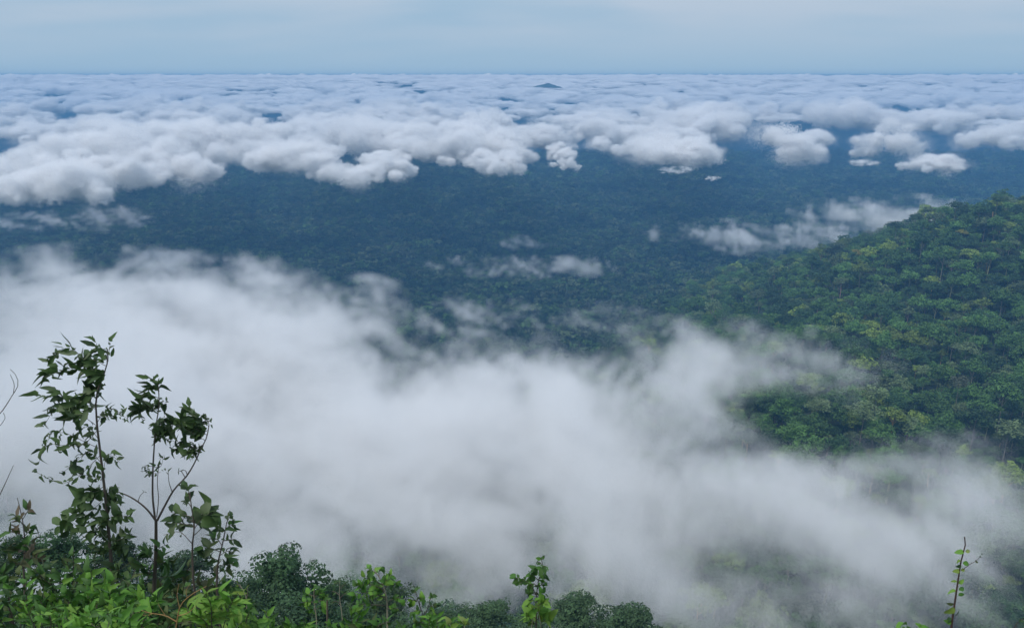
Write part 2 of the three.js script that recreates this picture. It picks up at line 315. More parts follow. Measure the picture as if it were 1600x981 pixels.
function tube(pts, r0, r1, sides = 6) {          // tapered tube along points
  const c = new THREE.CatmullRomCurve3(pts), n = Math.max(3, pts.length * 2), f = c.computeFrenetFrames(n, false), pos = [], idx = [];
  for (let i = 0; i <= n; i++) {
    const p = c.getPointAt(i / n), r = lerp(r0, r1, i / n);
    for (let k = 0; k < sides; k++) { const a = k / sides * 2 * Math.PI; pos.push(...p.clone().addScaledVector(f.normals[i], r * Math.cos(a)).addScaledVector(f.binormals[i], r * Math.sin(a)).toArray()); }
  }
  for (let i = 0; i < n; i++) for (let k = 0; k < sides; k++) { const a = i * sides + k, b = i * sides + (k + 1) % sides; idx.push(a, b, a + sides, b, b + sides, a + sides); }
  const g = new THREE.BufferGeometry(); g.setAttribute('position', new THREE.Float32BufferAttribute(pos, 3)); g.setIndex(idx); g.computeVertexNormals(); return g;
}
const plainGeo = (g) => { const o = g.index ? g.toNonIndexed() : g.clone(); o.deleteAttribute('uv'); return o; };
// trunk from y = 0 to 1 with limbs that fan out into the crown (radius as a share of the height)
function trunkGeo(r, fan) {
  const lean = rr(-0.05, 0.05), parts = [tube([V(0, -0.08, 0), V(lean * 0.4, 0.35, 0), V(lean, 0.75, rr(-0.03, 0.03)), V(lean * 1.3, 1.05, 0)], r, r * 0.5)];
  for (let i = 0; i < 5; i++) { const a = i * 1.257 + rr(-0.4, 0.4), y = rr(0.62, 0.88); parts.push(tube([V(lean * y, y, 0), V(Math.cos(a) * fan * 0.5, y + 0.16, Math.sin(a) * fan * 0.5), V(Math.cos(a) * fan, y + rr(0.26, 0.4), Math.sin(a) * fan)], r * 0.4, r * 0.14, 5)); }
  return mergeGeometries(parts.map(plainGeo));
}
// trunk of a given height in metres whose limbs stay inside a crown of radius r
function trunkFor(H, r) {
  const w = 0.05 + r * 0.03, parts = [tube([V(0, -0.5, 0), V(0.1, H * 0.5, 0), V(0, H + r * 0.2, 0)], w, w * 0.6)];
  for (let i = 0; i < 6; i++) { const a = i * 1.05 + rr(-0.3, 0.3); parts.push(tube([V(0, H - r * rr(0.1, 0.4), 0), V(Math.cos(a) * r * 0.3, H + r * 0.1, Math.sin(a) * r * 0.3), V(Math.cos(a) * r * 0.6, H + r * rr(0.2, 0.45), Math.sin(a) * r * 0.6)], w * 0.45, w * 0.12, 5)); }
  return mergeGeometries(parts.map(plainGeo));
}
const leafMat = (name, c) => new THREE.MeshPhysicalMaterial({ name, vertexColors: true, color: c ?? 0xffffff, roughness: 0.7, specularIntensity: 0.5, transmission: 0.25, thickness: 0, side: THREE.DoubleSide });
const massMat = leafMat('forest leaves');
const barkMat = new THREE.MeshStandardMaterial({ name: 'pale bark', color: rgb(0.20, 0.18, 0.145), roughness: 0.95 });
const tones = [['mid green', 0.078, 0.165, 0.034, 0.50], ['dark green', 0.038, 0.088, 0.027, 0.25], ['grey-green', 0.120, 0.172, 0.070, 0.13], ['pale yellow-green', 0.175, 0.250, 0.044, 0.12]];
const toneOf = () => { let t = rnd(); for (const k of tones) if ((t -= k[4]) < 0) return k; return tones[0]; };
const green = (plainly) => { const k = plainly ? pick(tones.slice(0, 3)) : toneOf(), v = plainly ? rr(0.3, 0.95) : rr(0.65, 1.35); return rgb(k[1] * v, k[2] * v, k[3] * v); };
const withTrunk = (g) => {                     // trunk joined on for the mass; its colour offsets the green tint of a copy
  const t = trunkGeo(0.03, 0.25).scale(2.2, 2.2, 2.2).translate(0, -2.2, 0), n = t.attributes.position.count, c = new Float32Array(n * 3);
  for (let i = 0; i < n; i++) c.set([3.4, 1.6, 4.0], i * 3);
  t.setAttribute('color', new THREE.BufferAttribute(c, 3));
  return mergeGeometries([g, t]);
};
const spread = (name, geos, lists, data) => {
  const mass = new THREE.Group();
  lists.forEach((l, k) => {
    if (!l.length) return;
    const im = new THREE.InstancedMesh(geos[k], massMat, l.length);
    l.forEach(([x, y, z, r, h], i) => { M4.makeRotationY(rr(0, 6.28)).scale(V(r, h, r)).setPosition(x, y, z); im.setMatrixAt(i, M4); im.setColorAt(i, green(name === 'plain_forest')); });
    im.name = 'canopy'; im.userData.kind = 'stuff'; mass.add(im);
  });
  add(mass, name, data);
};
const toPixel = (p) => { const y = p.y - EYE, f = -p.z * CP - y * SP, v = y * CP - p.z * SP; return [PW / 2 + p.x / f * FOCAL, PH / 2 - v / f * FOCAL]; };
const along = (pts, x) => { for (let i = 0; i + 1 < pts.length; i++) if (x <= pts[i + 1][0]) return lerp(pts[i][1], pts[i + 1][1], clamp((x - pts[i][0]) / (pts[i + 1][0] - pts[i][0]), 0, 1)); return pts[pts.length - 1][1]; };
{
  const farGeo = [0, 1, 2, 3].map(() => crownGeo(13, 12, 0.26, 0.8, [0.24, 0.42])), lists = farGeo.map(() => []);
  for (let z = 1000; z < 4450;) {
    const s = z < 2200 ? 12.5 : z < 3200 ? 16 : 21;
    for (let x = -z * 0.78; x < z * 0.78; x += s) {
      const X = x + rr(-0.5, 0.5) * s, Z = -(z + rr(-0.5, 0.5) * s), y = ground(X, Z), p = V(X, y + 15, Z);
      if (!inView(p, 1.1, 1.1) || y > PLAIN + 45) continue;
      const big = rnd() < 0.12 ? rr(1.3, 1.7) : 1, r = s * rr(0.4, 0.75) * big;
      pick(lists).push([X, y + rr(4, 12) * big, Z, r, r * rr(0.8, 1.2)]);
    }
    z += s;
  }
  spread('plain_forest', farGeo, lists, { kind: 'stuff', label: 'unbroken rainforest canopy covering the plain', category: 'forest' });

  // hill and slope trees: the 300 that show largest as trees of their own, the rest as one mass
  const midGeo = [0, 1, 2, 3, 4].map(() => crownGeo(44, 34, 0.068, 0.85, [0.18, 0.34])), nearGeo = [0, 1, 2].map(() => crownGeo(70, 90, 0.036, 0.85));
  const all = [];
  const spots = (z0, z1, s, r0, r1, t0, t1) => { for (let z = z0; z < z1; z += s) for (let x = -z * 0.8 - 20; x < z * 0.8 + 20; x += s) {
    const X = x + rr(-0.5, 0.5) * s, Z = -(z + rr(-0.5, 0.5) * s), y = ground(X, Z);
    if (y <= PLAIN + 45 || !inView(V(X, y + 15, Z), 1.1, 1.12)) continue;
    const emergent = r1 > 10 && rnd() < 0.08, r = emergent ? rr(8, 13) : lerp(r0, r1, rnd() ** 1.6);
    all.push({ x: X, y, z: Z, r, H: lerp(t0, t1, 0.5 * rnd() + 0.5 * (r - r0) / (r1 - r0)) + (emergent ? 9 : 0), h: r * rr(0.75, 1.3), px: toPixel(V(X, y + 18, Z)) });
  } };
  spots(250, 1500, 12, 4, 12, 6, 22);
  spots(250, 1500, 10, 2.5, 5, 0, 4);
  spots(100, 250, 10, 3.5, 7, 5, 12);
  const mistTop = [[0, 200], [1000, 530], [1140, 505], [1200, 520], [1300, 550], [1370, 590], [1400, 640], [1450, 700], [1500, 730], [1700, 720]];
  const crest = [[950, 470], [1080, 450], [1200, 420], [1300, 388], [1400, 350], [1500, 320], [1600, 308], [1850, 260]];
  const clear = (t) => { const [x, y] = t.px; return (x > 1040 && x < 1610 && y < along(mistTop, x)) || (x > 1180 && x < 1390 && y > 610 && y < 690) || (x > 620 && x < 1010 && y > 905 && y < 1000); };
  const shown = all.filter(clear).sort((a, b) => b.r / -b.z - a.r / -a.z).slice(0, 296), own = new Set(shown);
  const trunks = [0, 1, 2].map(() => trunkGeo(0.016, 0.24)), crownMats = tones.map((k) => [0.75, 1, 1.25].map((v) => leafMat(k[0] + ' leaves', rgb(k[1] * v, k[2] * v, k[3] * v))));
  for (const t of shown) {
    const tone = toneOf(), o = new THREE.Group(), near = t.z > -250; o.position.set(t.x, t.y, t.z); o.rotation.y = rr(0, 6.28);
    const trunk = new THREE.Mesh(pick(trunks), barkMat); trunk.name = 'trunk'; trunk.scale.set(t.H, t.H + t.h * 0.05, t.H);
    const crown = new THREE.Mesh(pick(near ? nearGeo : midGeo), pick(crownMats[tones.indexOf(tone)])); crown.name = 'crown'; crown.position.y = t.H; crown.scale.set(t.r, t.h, t.r);
    o.add(trunk, crown);
    const [x, y] = t.px, where = near ? 'rising out of the mist below the viewpoint' : y > 600 && x < 1400 ? 'on the spur that shows through the mist' : y < along(crest, x) + 28 ? 'on the crest line of the right-hand hill' : y < along(crest, x) + 120 ? 'on the upper slope of the right-hand hill' : 'on the lower slope of the right-hand hill', side = near ? '' : x > 1480 ? ' near the right edge' : x < 1270 ? ' towards the centre' : '';
    add(o, 'rainforest_tree', { label: tone[0] + ' rainforest tree ' + where + side, category: 'tree', group: tone[0] + ' trees ' + where + side });
  }
  // trees of the hill that stand out
  for (const [px, py, d, r, h, H, c, label] of [
    [1305, 392, 1010, 15, 13, 12, [0.026, 0.052, 0.028], 'large dark round-crowned tree standing out on the crest of the hill'], [1345, 395, 985, 12, 7, 20, [0.22, 0.20, 0.035], 'yellow-crowned tree beside the large dark tree near the crest'],
    [1505, 363, 900, 8, 6, 14, [0.24, 0.23, 0.035], 'small bright yellow tree high on the right-hand slope'], [1500, 598, 560, 7, 9, 22, [0.10, 0.12, 0.07], 'thin pale-trunked tree rising above the lower slope at the right'],
    [1560, 312, 920, 11, 10, 16, [0.05, 0.10, 0.03], 'round tree on the level top of the hill near the right edge'], [1495, 322, 945, 12, 11, 16, [0.036, 0.076, 0.026], 'dark tree at the corner where the hilltop begins to fall'], [1402, 352, 990, 12, 9, 18, [0.034, 0.07, 0.028], 'dark flat-topped tree on the crest above the large dark tree'], [1432, 340, 980, 9, 8, 14, [0.05, 0.095, 0.03], 'smaller tree beside the dark flat-topped one on the crest'], [1235, 408, 1080, 10, 8, 16, [0.04, 0.085, 0.028], 'tree breaking the crest line left of the large dark tree'], [1175, 684, 480, 6, 6, 10, [0.045, 0.09, 0.03], 'lone dark tree at the left tip of the spur in the mist']]) {
    const p = at(px, py, d), o = new THREE.Group(), y = Math.min(ground(p.x, p.z), p.y - H); o.position.set(p.x, y, p.z);
    const HH = p.y - y - h * 0.3, trunk = new THREE.Mesh(trunkFor(HH, r), barkMat); trunk.name = 'trunk';
    const crown = new THREE.Mesh(pick(midGeo), leafMat('crown leaves', rgb(...c))); crown.name = 'crown'; crown.position.y = HH; crown.scale.set(r, h, r);
    o.add(trunk, crown); add(o, 'rainforest_tree', { label, category: 'tree' });
  }
  const massGeo = midGeo.map(withTrunk), ml = massGeo.map(() => []), nl = nearGeo.map(() => []);
  for (const t of all) if (!own.has(t)) pick(t.z > -250 ? nl : ml).push([t.x, t.y + t.H, t.z, t.r, t.h]);
  console.log('hill trees', all.length, 'own', shown.length);
  spread('hill_forest', massGeo, ml, { kind: 'stuff', label: 'rainforest canopy covering the hill and the valley sides', category: 'forest' });
  spread('slope_forest', nearGeo, nl, { kind: 'stuff', label: 'dense trees in the mist on the slope below the viewpoint', category: 'forest' });

  // bushy trees that stand at the lip of the slope
  const lipGeo = [0, 1, 2].map(() => crownGeo(90, 110, 0.034, 1.0, [0.14, 0.3]));
  for (const [px, py, d, rpx, hf, c, label] of [
    [436, 928, 62, 96, 1.05, [0.050, 0.112, 0.040], 'big dark green bushy tree at the lip of the slope, left of centre'], [515, 942, 66, 60, 1.0, [0.055, 0.115, 0.040], 'lower dark tree at the right shoulder of the big bushy tree'],
    [370, 935, 58, 62, 1.0, [0.046, 0.104, 0.038], 'dark bushy tree tucked against the left of the big bushy tree'], [594, 948, 74, 60, 1.0, [0.055, 0.10, 0.038], 'mid green bushy tree behind the slim pale-trunked sapling'],
    [85, 872, 50, 62, 1.0, [0.040, 0.098, 0.034], 'dark rounded tree behind the shrubs at the far left'], [178, 880, 54, 64, 0.9, [0.036, 0.078, 0.032], 'dark rounded tree behind the tall windblown sapling'], [285, 895, 56, 66, 0.9, [0.032, 0.070, 0.030], 'dark bushy tree behind the forked sapling'],
    [450, 990, 52, 95, 0.9, [0.040, 0.092, 0.036], 'dark undergrowth tree below the big bushy tree'], [545, 992, 56, 70, 0.9, [0.045, 0.10, 0.036], 'dark low tree below the cut pole and the thin pale stem'], [345, 985, 50, 75, 0.9, [0.040, 0.090, 0.034], 'dark low tree behind the feathered shrub at the bottom'],
    [625, 995, 66, 58, 0.9, [0.05, 0.105, 0.04], 'dark low tree behind the loose sapling at the bottom'], [700, 985, 78, 60, 0.9, [0.055, 0.11, 0.042], 'hazy low tree at the bottom edge behind the lime shoot'], [765, 970, 92, 58, 0.9, [0.06, 0.12, 0.045], 'hazy rounded tree at the bottom edge left of the upright sapling'], [905, 965, 98, 64, 0.9, [0.055, 0.11, 0.042], 'hazy rounded tree at the bottom edge right of the upright sapling'],
    [840, 990, 86, 62, 0.9, [0.06, 0.12, 0.045], 'hazy tree at the bottom edge directly behind the upright sapling'], [985, 985, 106, 70, 0.9, [0.055, 0.11, 0.042], 'hazy tree at the bottom edge, farthest right of the bushy ones'], [110, 960, 40, 85, 0.8, [0.045, 0.105, 0.036], 'dark low tree behind the bright shrubs at the far left'], [225, 968, 42, 85, 0.8, [0.042, 0.10, 0.034], 'dark low tree behind the shrubs at the forked sapling'], [15, 965, 38, 70, 0.8, [0.045, 0.10, 0.036], 'dark low tree in the bottom left corner'],
    [5, 878, 48, 55, 1.0, [0.040, 0.085, 0.030], 'dark bushy tree cut by the left edge of the picture']]) {
    const p = at(px, py, d), o = new THREE.Group(), r = rpx * d / FOCAL, y = Math.min(ground(p.x, p.z), p.y - 1.5); o.position.set(p.x, y, p.z);
    const H = p.y - r * 0.35 - y, trunk = new THREE.Mesh(trunkFor(H, r), barkMat); trunk.name = 'trunk';
    const crown = new THREE.Mesh(pick(lipGeo), leafMat('crown leaves', rgb(...c))); crown.name = 'crown'; crown.position.y = H; crown.rotation.y = rr(0, 6.28); crown.scale.set(r, r * hf, r);
    o.add(trunk, crown); add(o, 'bushy_tree', { label, category: 'tree', group: 'bushy trees at the lip of the slope' });
  }
}

// ------------------------------------------------------------------ saplings and shrubs close by, leaf by leaf
function leafGeo(width, fold, curl, wave) {    // leaf of length 1 along +x, upper side +y
  const pos = [], idx = [], N = 7;
  for (let i = 0; i <= N; i++) {
    const t = i / N, w = width * Math.pow(Math.sin(Math.PI * Math.pow(t, 0.85)), 0.8) * (1 - 0.25 * t), y = -curl * t * t + 0.05 * Math.sin(t * 5);
    const k = 1 + wave * Math.sin(i * 2.4);
    pos.push(t - curl * 0.3 * t * t, y + w * fold * 0.5, -w * 0.5 * k, t - curl * 0.3 * t * t, y, 0, t - curl * 0.3 * t * t, y + w * fold * 0.5, w * 0.5 / k);
  }
  for (let i = 0; i < N; i++) for (let k = 0; k < 2; k++) { const a = i * 3 + k; idx.push(a, a + 1, a + 3, a + 1, a + 4, a + 3); }
  const g = new THREE.BufferGeometry(); g.setAttribute('position', new THREE.Float32BufferAttribute(pos, 3)); g.setIndex(idx); g.computeVertexNormals(); return g;
}
const longLeaf = [leafGeo(0.42, 0.5, 0.25, 0.12), leafGeo(0.50, 0.8, 0.55, 0.2), leafGeo(0.36, 0.3, -0.2, 0.12), leafGeo(0.48, 1.1, 0.9, 0.24), leafGeo(0.40, 0.7, 0.1, 0.16)];
const midLeaf = [leafGeo(0.50, 0.5, 0.3, 0.1), leafGeo(0.58, 0.8, 0.6, 0.16), leafGeo(0.46, 0.3, 0.1, 0.12)];
const broadLeaf = [leafGeo(0.62, 0.4, 0.3, 0.08), leafGeo(0.7, 0.6, 0.5, 0.1), leafGeo(0.56, 0.2, 0.1, 0.1)];
const slimLeaf = [leafGeo(0.24, 0.4, 0.2, 0.05), leafGeo(0.28, 0.6, 0.4, 0.08), leafGeo(0.22, 0.2, -0.1, 0.05)];
const foliage = (name, list, rough = 0.5) => list.map(([r, g, b]) => new THREE.MeshPhysicalMaterial({ name, color: rgb(r, g, b), roughness: rough + 0.1, specularIntensity: 0.35, transmission: 0.38, thickness: 0, side: THREE.DoubleSide }));
const darkLeaves = foliage('dark sapling leaf', [[0.050, 0.095, 0.032], [0.065, 0.120, 0.036], [0.085, 0.145, 0.048], [0.036, 0.068, 0.028], [0.120, 0.165, 0.080]]);
const freshLeaves = foliage('fresh leaf', [[0.095, 0.245, 0.034], [0.130, 0.300, 0.040], [0.070, 0.185, 0.032], [0.165, 0.320, 0.050], [0.060, 0.140, 0.032]]);
const shrubLeaves = foliage('shrub leaf', [[0.050, 0.120, 0.030], [0.038, 0.090, 0.028], [0.065, 0.150, 0.034], [0.090, 0.130, 0.040]]);
const limeLeaves = foliage('lime leaf', [[0.20, 0.30, 0.055], [0.15, 0.26, 0.04], [0.24, 0.31, 0.09]]);
const dryLeaves = foliage('dry leaf', [[0.12, 0.10, 0.06], [0.085, 0.095, 0.045], [0.16, 0.13, 0.085], [0.05, 0.075, 0.03]], 0.8);
const stemMat = new THREE.MeshStandardMaterial({ name: 'grey-brown stem', color: rgb(0.085, 0.07, 0.055), roughness: 0.9 });
const paleStem = new THREE.MeshStandardMaterial({ name: 'pale stem', color: rgb(0.30, 0.28, 0.20), roughness: 0.85 });
const redStem = new THREE.MeshStandardMaterial({ name: 'red-brown stem', color: rgb(0.060, 0.030, 0.026), roughness: 0.8 });
const strawStem = new THREE.MeshStandardMaterial({ name: 'straw stem', color: rgb(0.28, 0.17, 0.065), roughness: 0.9 });

function plant(name, depth, base, label, extra = {}) {    // base: pixel of the stem's foot as seen; the group stands there
  const o = new THREE.Group(), b = at(base[0], base[1], depth); o.position.copy(b);
  const P = (px, py, dz = 0) => at(px, py, depth + dz).sub(b);
  const part = (n, g, m) => { const k = new THREE.Mesh(g, m); k.name = n; o.add(k); return k; };
  const px = depth / FOCAL;                               // metres to a pixel at that distance
  const api = {
    o, P,
    stem: (pts, w0, w1, m = stemMat, n = 'stem') => part(n, tube(pts.map((q) => P(...q)), w0 * px / 2, w1 * px / 2), m),
    foot: (m = stemMat, w = 4) => { const g = ground(b.x, b.z) - b.y - 0.05; if (g < -0.05) part('stem', tube([V(0.02, g, 0), V(-0.02, g * 0.5, 0.02), V(0, 0.02, 0)], w * px * 0.6, w * px / 2), m); },
    leaf: (p, dir, size, geos, mats) => {
      const l = part('leaf', pick(geos), pick(mats)), x = dir.clone().normalize(), up = V(gauss() * 0.6, 0.55 + gauss() * 0.5, 0.45 + gauss() * 0.6), z = V().crossVectors(x, up).normalize(), y = V().crossVectors(z, x);
      l.position.copy(p); l.quaternion.setFromRotationMatrix(M4.makeBasis(x, y, z)); l.scale.setScalar(size); return l;
    },
    // further small leaves past those that are parts of their own
    scrap: (p, dir, size, geos) => {
      const x = dir.clone().normalize(), up = V(gauss() * 0.6, 0.55 + gauss() * 0.5, 0.45 + gauss() * 0.6), z = V().crossVectors(x, up).normalize(), y = V().crossVectors(z, x);
      api.more.push(pick(geos).clone().applyMatrix4(M4.makeBasis(x, y, z).scale(V(size, size, size)).setPosition(p)));
    },
    // twig from one pixel to another with n leaves along it; flow: which way the wind lays the leaves
    twig: (a, c, n, size, geos, mats, { flow = V(0, 0, 0), scraps = 0, arc = 1, from = 0.25, spreadOut = 0.8, mat = stemMat, dz = rr(-0.25, 0.25), width = 1.6 } = {}) => {
      const A = P(...a), C = P(c[0], c[1], dz), B = A.clone().lerp(C, 0.5).add(V(rr(-1, 1), arc > 1 ? rr(-1, 1.6) : rr(0.2, 1.6), rr(-1, 1)).multiplyScalar(A.distanceTo(C) * 0.12 * arc)), curve = new THREE.CatmullRomCurve3([A, B, C]);
      part('twig', tube([A, B, C], width * px / 2, width * px / 4, 5), mat);
      for (let i = 0; i < scraps; i++) { const t = rr(from, 1.0), p = curve.getPoint(t).add(V(gauss(), gauss(), gauss()).multiplyScalar(5 * px)); api.scrap(p, curve.getTangent(t).add(flow).add(V(gauss() * 0.7, gauss() * 0.7, gauss() * 0.6)), size * px * rr(0.4, 0.8), geos); }
      for (let i = 0; i < n; i++) {
        const t = lerp(from, 1, (i + rr(0, 0.9)) / n), p = curve.getPoint(Math.min(t, 1)), d = curve.getTangent(Math.min(t, 1)), side = V().crossVectors(d, V(0, 0.3, 1)).normalize().multiplyScalar(i % 2 ? spreadOut : -spreadOut);
        api.leaf(p, d.multiplyScalar(0.7).add(side).add(flow).add(V(gauss() * 0.3, gauss() * 0.3, gauss() * 0.4)), size * px * rr(0.65, 1.25), geos, mats);
      }
    },
    done: () => { if (api.more.length) { const g = mergeGeometries(api.more); part('small_leaves', g, api.moreMat).userData.kind = 'stuff'; } return add(o, name, { label, category: extra.category ?? 'sapling', ...(extra.group ? { group: extra.group } : {}) }); },
    more: [], moreMat: darkLeaves[1],
  };
  return api;
}
const wind = V(-0.9, -0.12, 0), lightWind = V(-0.45, -0.1, 0);
{
  const s = plant('windblown_sapling', 7, [180, 960], 'tall leafy sapling at the left, its dark leaves blown towards the left edge');
  s.foot(stemMat, 7);
  s.stem([[180, 960], [174, 890], [168, 820], [162, 760], [155, 700], [150, 655], [150, 615], [160, 590], [168, 560], [167, 545]], 7.5, 1.6);
  for (const [a, c, n, z] of [[[167, 548], [150, 536], 3, 30], [[168, 565], [172, 535], 2, 24], [[165, 572], [132, 560], 6, 36], [[163, 582], [138, 572], 7, 34], [[158, 592], [74, 566], 9, 27], [[156, 598], [66, 590], 10, 34], [[153, 608], [56, 618], 10, 28], [[152, 614], [84, 612], 7, 32], [[158, 595], [140, 605], 8, 28],
    [[151, 628], [92, 642], 9, 26], [[150, 640], [112, 655], 9, 28], [[151, 650], [198, 636], 10, 17], [[151, 660], [200, 655], 4, 14], [[150, 665], [66, 668], 9, 30], [[151, 672], [78, 694], 8, 22], [[152, 685], [92, 706], 9, 22], [[153, 700], [60, 722], 12, 20], [[155, 712], [50, 735], 9, 17], [[156, 722], [98, 738], 8, 20],
    [[160, 742], [186, 722], 7, 22], [[161, 752], [112, 742], 7, 28], [[162, 765], [130, 772], 9, 34], [[164, 778], [116, 790], 9, 36], [[165, 785], [184, 770], 8, 26], [[166, 800], [100, 808], 9, 34], [[167, 812], [92, 818], 7, 30], [[167, 806], [186, 802], 7, 28], [[168, 822], [205, 806], 6, 30], [[170, 838], [140, 835], 6, 28], [[171, 848], [200, 832], 8, 24], [[172, 865], [150, 862], 5, 34], [[172, 872], [198, 858], 7, 28], [[174, 890], [205, 876], 5, 34]])
    s.twig(a, c, Math.round(n * 1.15), z * (a[1] > 735 ? 0.85 : 0.95), a[1] > 735 ? midLeaf : longLeaf, darkLeaves, { flow: a[1] > 735 ? lightWind : wind, from: 0.1, dz: rr(-0.15, 0.15), scraps: 9, width: 1.0, arc: 2.6 });
  s.done();
}
{
  const s = plant('forked_sapling', 7.4, [241, 965], 'slender sapling forking into three branches with leaves only at the tips');
  s.foot(stemMat, 8);
  s.stem([[241, 965], [240, 925], [242, 880], [243, 845], [243, 812]], 8, 5);
  s.stem([[243, 814], [230, 797], [215, 784], [198, 774], [182, 768]], 3.6, 1.8, stemMat, 'branch');
  s.stem([[242, 813], [238, 780], [238, 740], [240, 700], [243, 665], [248, 630], [246, 600]], 3.6, 1.4, stemMat, 'branch');
  s.stem([[245, 813], [258, 788], [272, 764], [290, 745], [304, 722], [312, 704], [322, 684], [326, 664]], 4.2, 1.6, stemMat, 'branch');
  s.stem([[244, 808], [247, 780], [245, 752], [248, 725]], 1.6, 1, stemMat, 'branch');
  for (const [a, c] of [[[268, 768], [262, 736]], [[289, 747], [277, 737]], [[292, 742], [285, 734]], [[215, 784], [225, 768]]]) s.twig(a, c, 2, 8, slimLeaf, darkLeaves, { from: 0.8 });
  for (const [a, c, n, z] of [[[246, 602], [232, 590], 4, 20], [[248, 612], [236, 605], 6, 24], [[248, 622], [216, 628], 7, 22], [[247, 632], [226, 640], 8, 24], [[246, 642], [204, 652], 9, 22], [[246, 645], [222, 660], 7, 20], [[247, 638], [254, 632], 5, 16], [[243, 668], [258, 656], 4, 16],
    [[241, 684], [272, 690], 8, 26], [[241, 680], [262, 668], 6, 24], [[240, 730], [254, 716], 3, 16], [[239, 735], [250, 738], 5, 10], [[239, 728], [232, 744], 6, 10],
    [[326, 666], [296, 634], 8, 26], [[325, 672], [288, 650], 9, 30], [[323, 680], [280, 664], 9, 28], [[320, 688], [262, 672], 8, 28], [[317, 694], [290, 690], 8, 24], [[312, 702], [272, 704], 7, 24], [[306, 716], [290, 708], 5, 22], [[326, 664], [322, 650], 5, 20]])
    s.twig(a, c, Math.round(n * 1.3), z * 0.95, longLeaf, darkLeaves, { flow: wind, from: 0.1, dz: rr(-0.15, 0.15), scraps: 6, width: 1.0, arc: 2.6 });
  for (const [a, c, n, z] of [[[242, 870], [262, 850], 6, 22], [[242, 880], [225, 862], 8, 24], [[242, 890], [266, 874], 8, 26], [[241, 900], [222, 890], 8, 24], [[241, 905], [272, 902], 6, 34]]) s.twig(a, c, n, z, longLeaf, shrubLeaves, { flow: lightWind });
  s.done();
}
{
  const s = plant('broadleaf_sapling', 7, [301, 900], 'short sapling with upturned broad leaves right of the forked sapling');
  s.foot(stemMat, 4);
  s.stem([[301, 900], [300, 850], [303, 822], [298, 790], [296, 768]], 4, 1.5);
  for (const [a, c, n, z] of [[[297, 782], [294, 762], 5, 20], [[298, 792], [290, 780], 6, 20], [[300, 808], [266, 800], 6, 24], [[301, 815], [276, 826], 6, 26], [[302, 822], [262, 818], 5, 26], [[302, 818], [322, 796], 5, 34], [[303, 826], [336, 800], 6, 30], [[302, 832], [310, 812], 6, 28], [[301, 838], [332, 818], 5, 22], [[300, 850], [255, 836], 5, 20]]) s.twig(a, c, n, z, broadLeaf, darkLeaves, { flow: V(0, 0.25, 0) });
  s.done();
}
{
  const s = plant('leafy_sapling', 7.2, [338, 920], 'bushy sapling with small dark leaves beside the broad-leaved one');
  s.foot(stemMat, 4);
  s.stem([[338, 920], [340, 880], [347, 850], [354, 815]], 4, 1.5);
  for (const [a, c, n, z] of [[[353, 818], [360, 806], 6, 18], [[352, 826], [366, 818], 5, 18], [[350, 836], [338, 828], 6, 20], [[348, 845], [366, 842], 6, 20], [[346, 852], [326, 842], 7, 22], [[343, 862], [316, 856], 7, 24], [[343, 868], [364, 862], 7, 20], [[341, 876], [318, 874], 7, 24], [[340, 885], [362, 884], 7, 24]]) s.twig(a, c, n, z, longLeaf, [...darkLeaves, ...shrubLeaves]);
  s.done();
}
{
  const s = plant('withered_shrub', 7.5, [38, 930], 'ragged shrub with withered grey-brown leaves near the left edge', { category: 'shrub' });
  s.foot(stemMat, 4);
  s.stem([[38, 930], [36, 890], [38, 850], [34, 812], [26, 778]], 4, 1);
  s.stem([[38, 870], [52, 846], [64, 832]], 2, 0.8, stemMat, 'branch');
  for (const [a, c, n, z] of [[[34, 812], [46, 794], 6, 20], [[35, 820], [22, 806], 6, 18], [[37, 838], [50, 826], 6, 18], [[37, 842], [14, 832], 8, 22], [[38, 858], [54, 850], 7, 20], [[38, 865], [8, 850], 8, 24], [[38, 880], [60, 872], 8, 22], [[37, 890], [12, 880], 8, 24]]) s.twig(a, c, n, z, longLeaf, [...dryLeaves, ...shrubLeaves]);
  s.done();
}
{
  const s = plant('bare_twig', 5, [-14, 690], 'bare curving twigs reaching in at the left edge', { category: 'twig' });
  s.stem([[-14, 690], [-4, 650], [4, 640], [18, 618], [27, 602], [25, 588], [15, 577]], 2.2, 0.8, stemMat, 'twig');
  s.stem([[20, 614], [21, 600], [15, 585]], 1.2, 0.7, stemMat, 'twig');
  s.stem([[-8, 672], [3, 660], [7, 652], [4, 645]], 1.2, 0.7, stemMat, 'twig');
  s.done();
  const t = plant('bare_twig', 5, [-10, 790], 'straight bare twig slanting in at the left edge, below the curved ones', { category: 'twig' });
  t.stem([[-10, 790], [4, 762], [20, 727]], 2, 0.7, stemMat, 'twig');
  t.done();
}
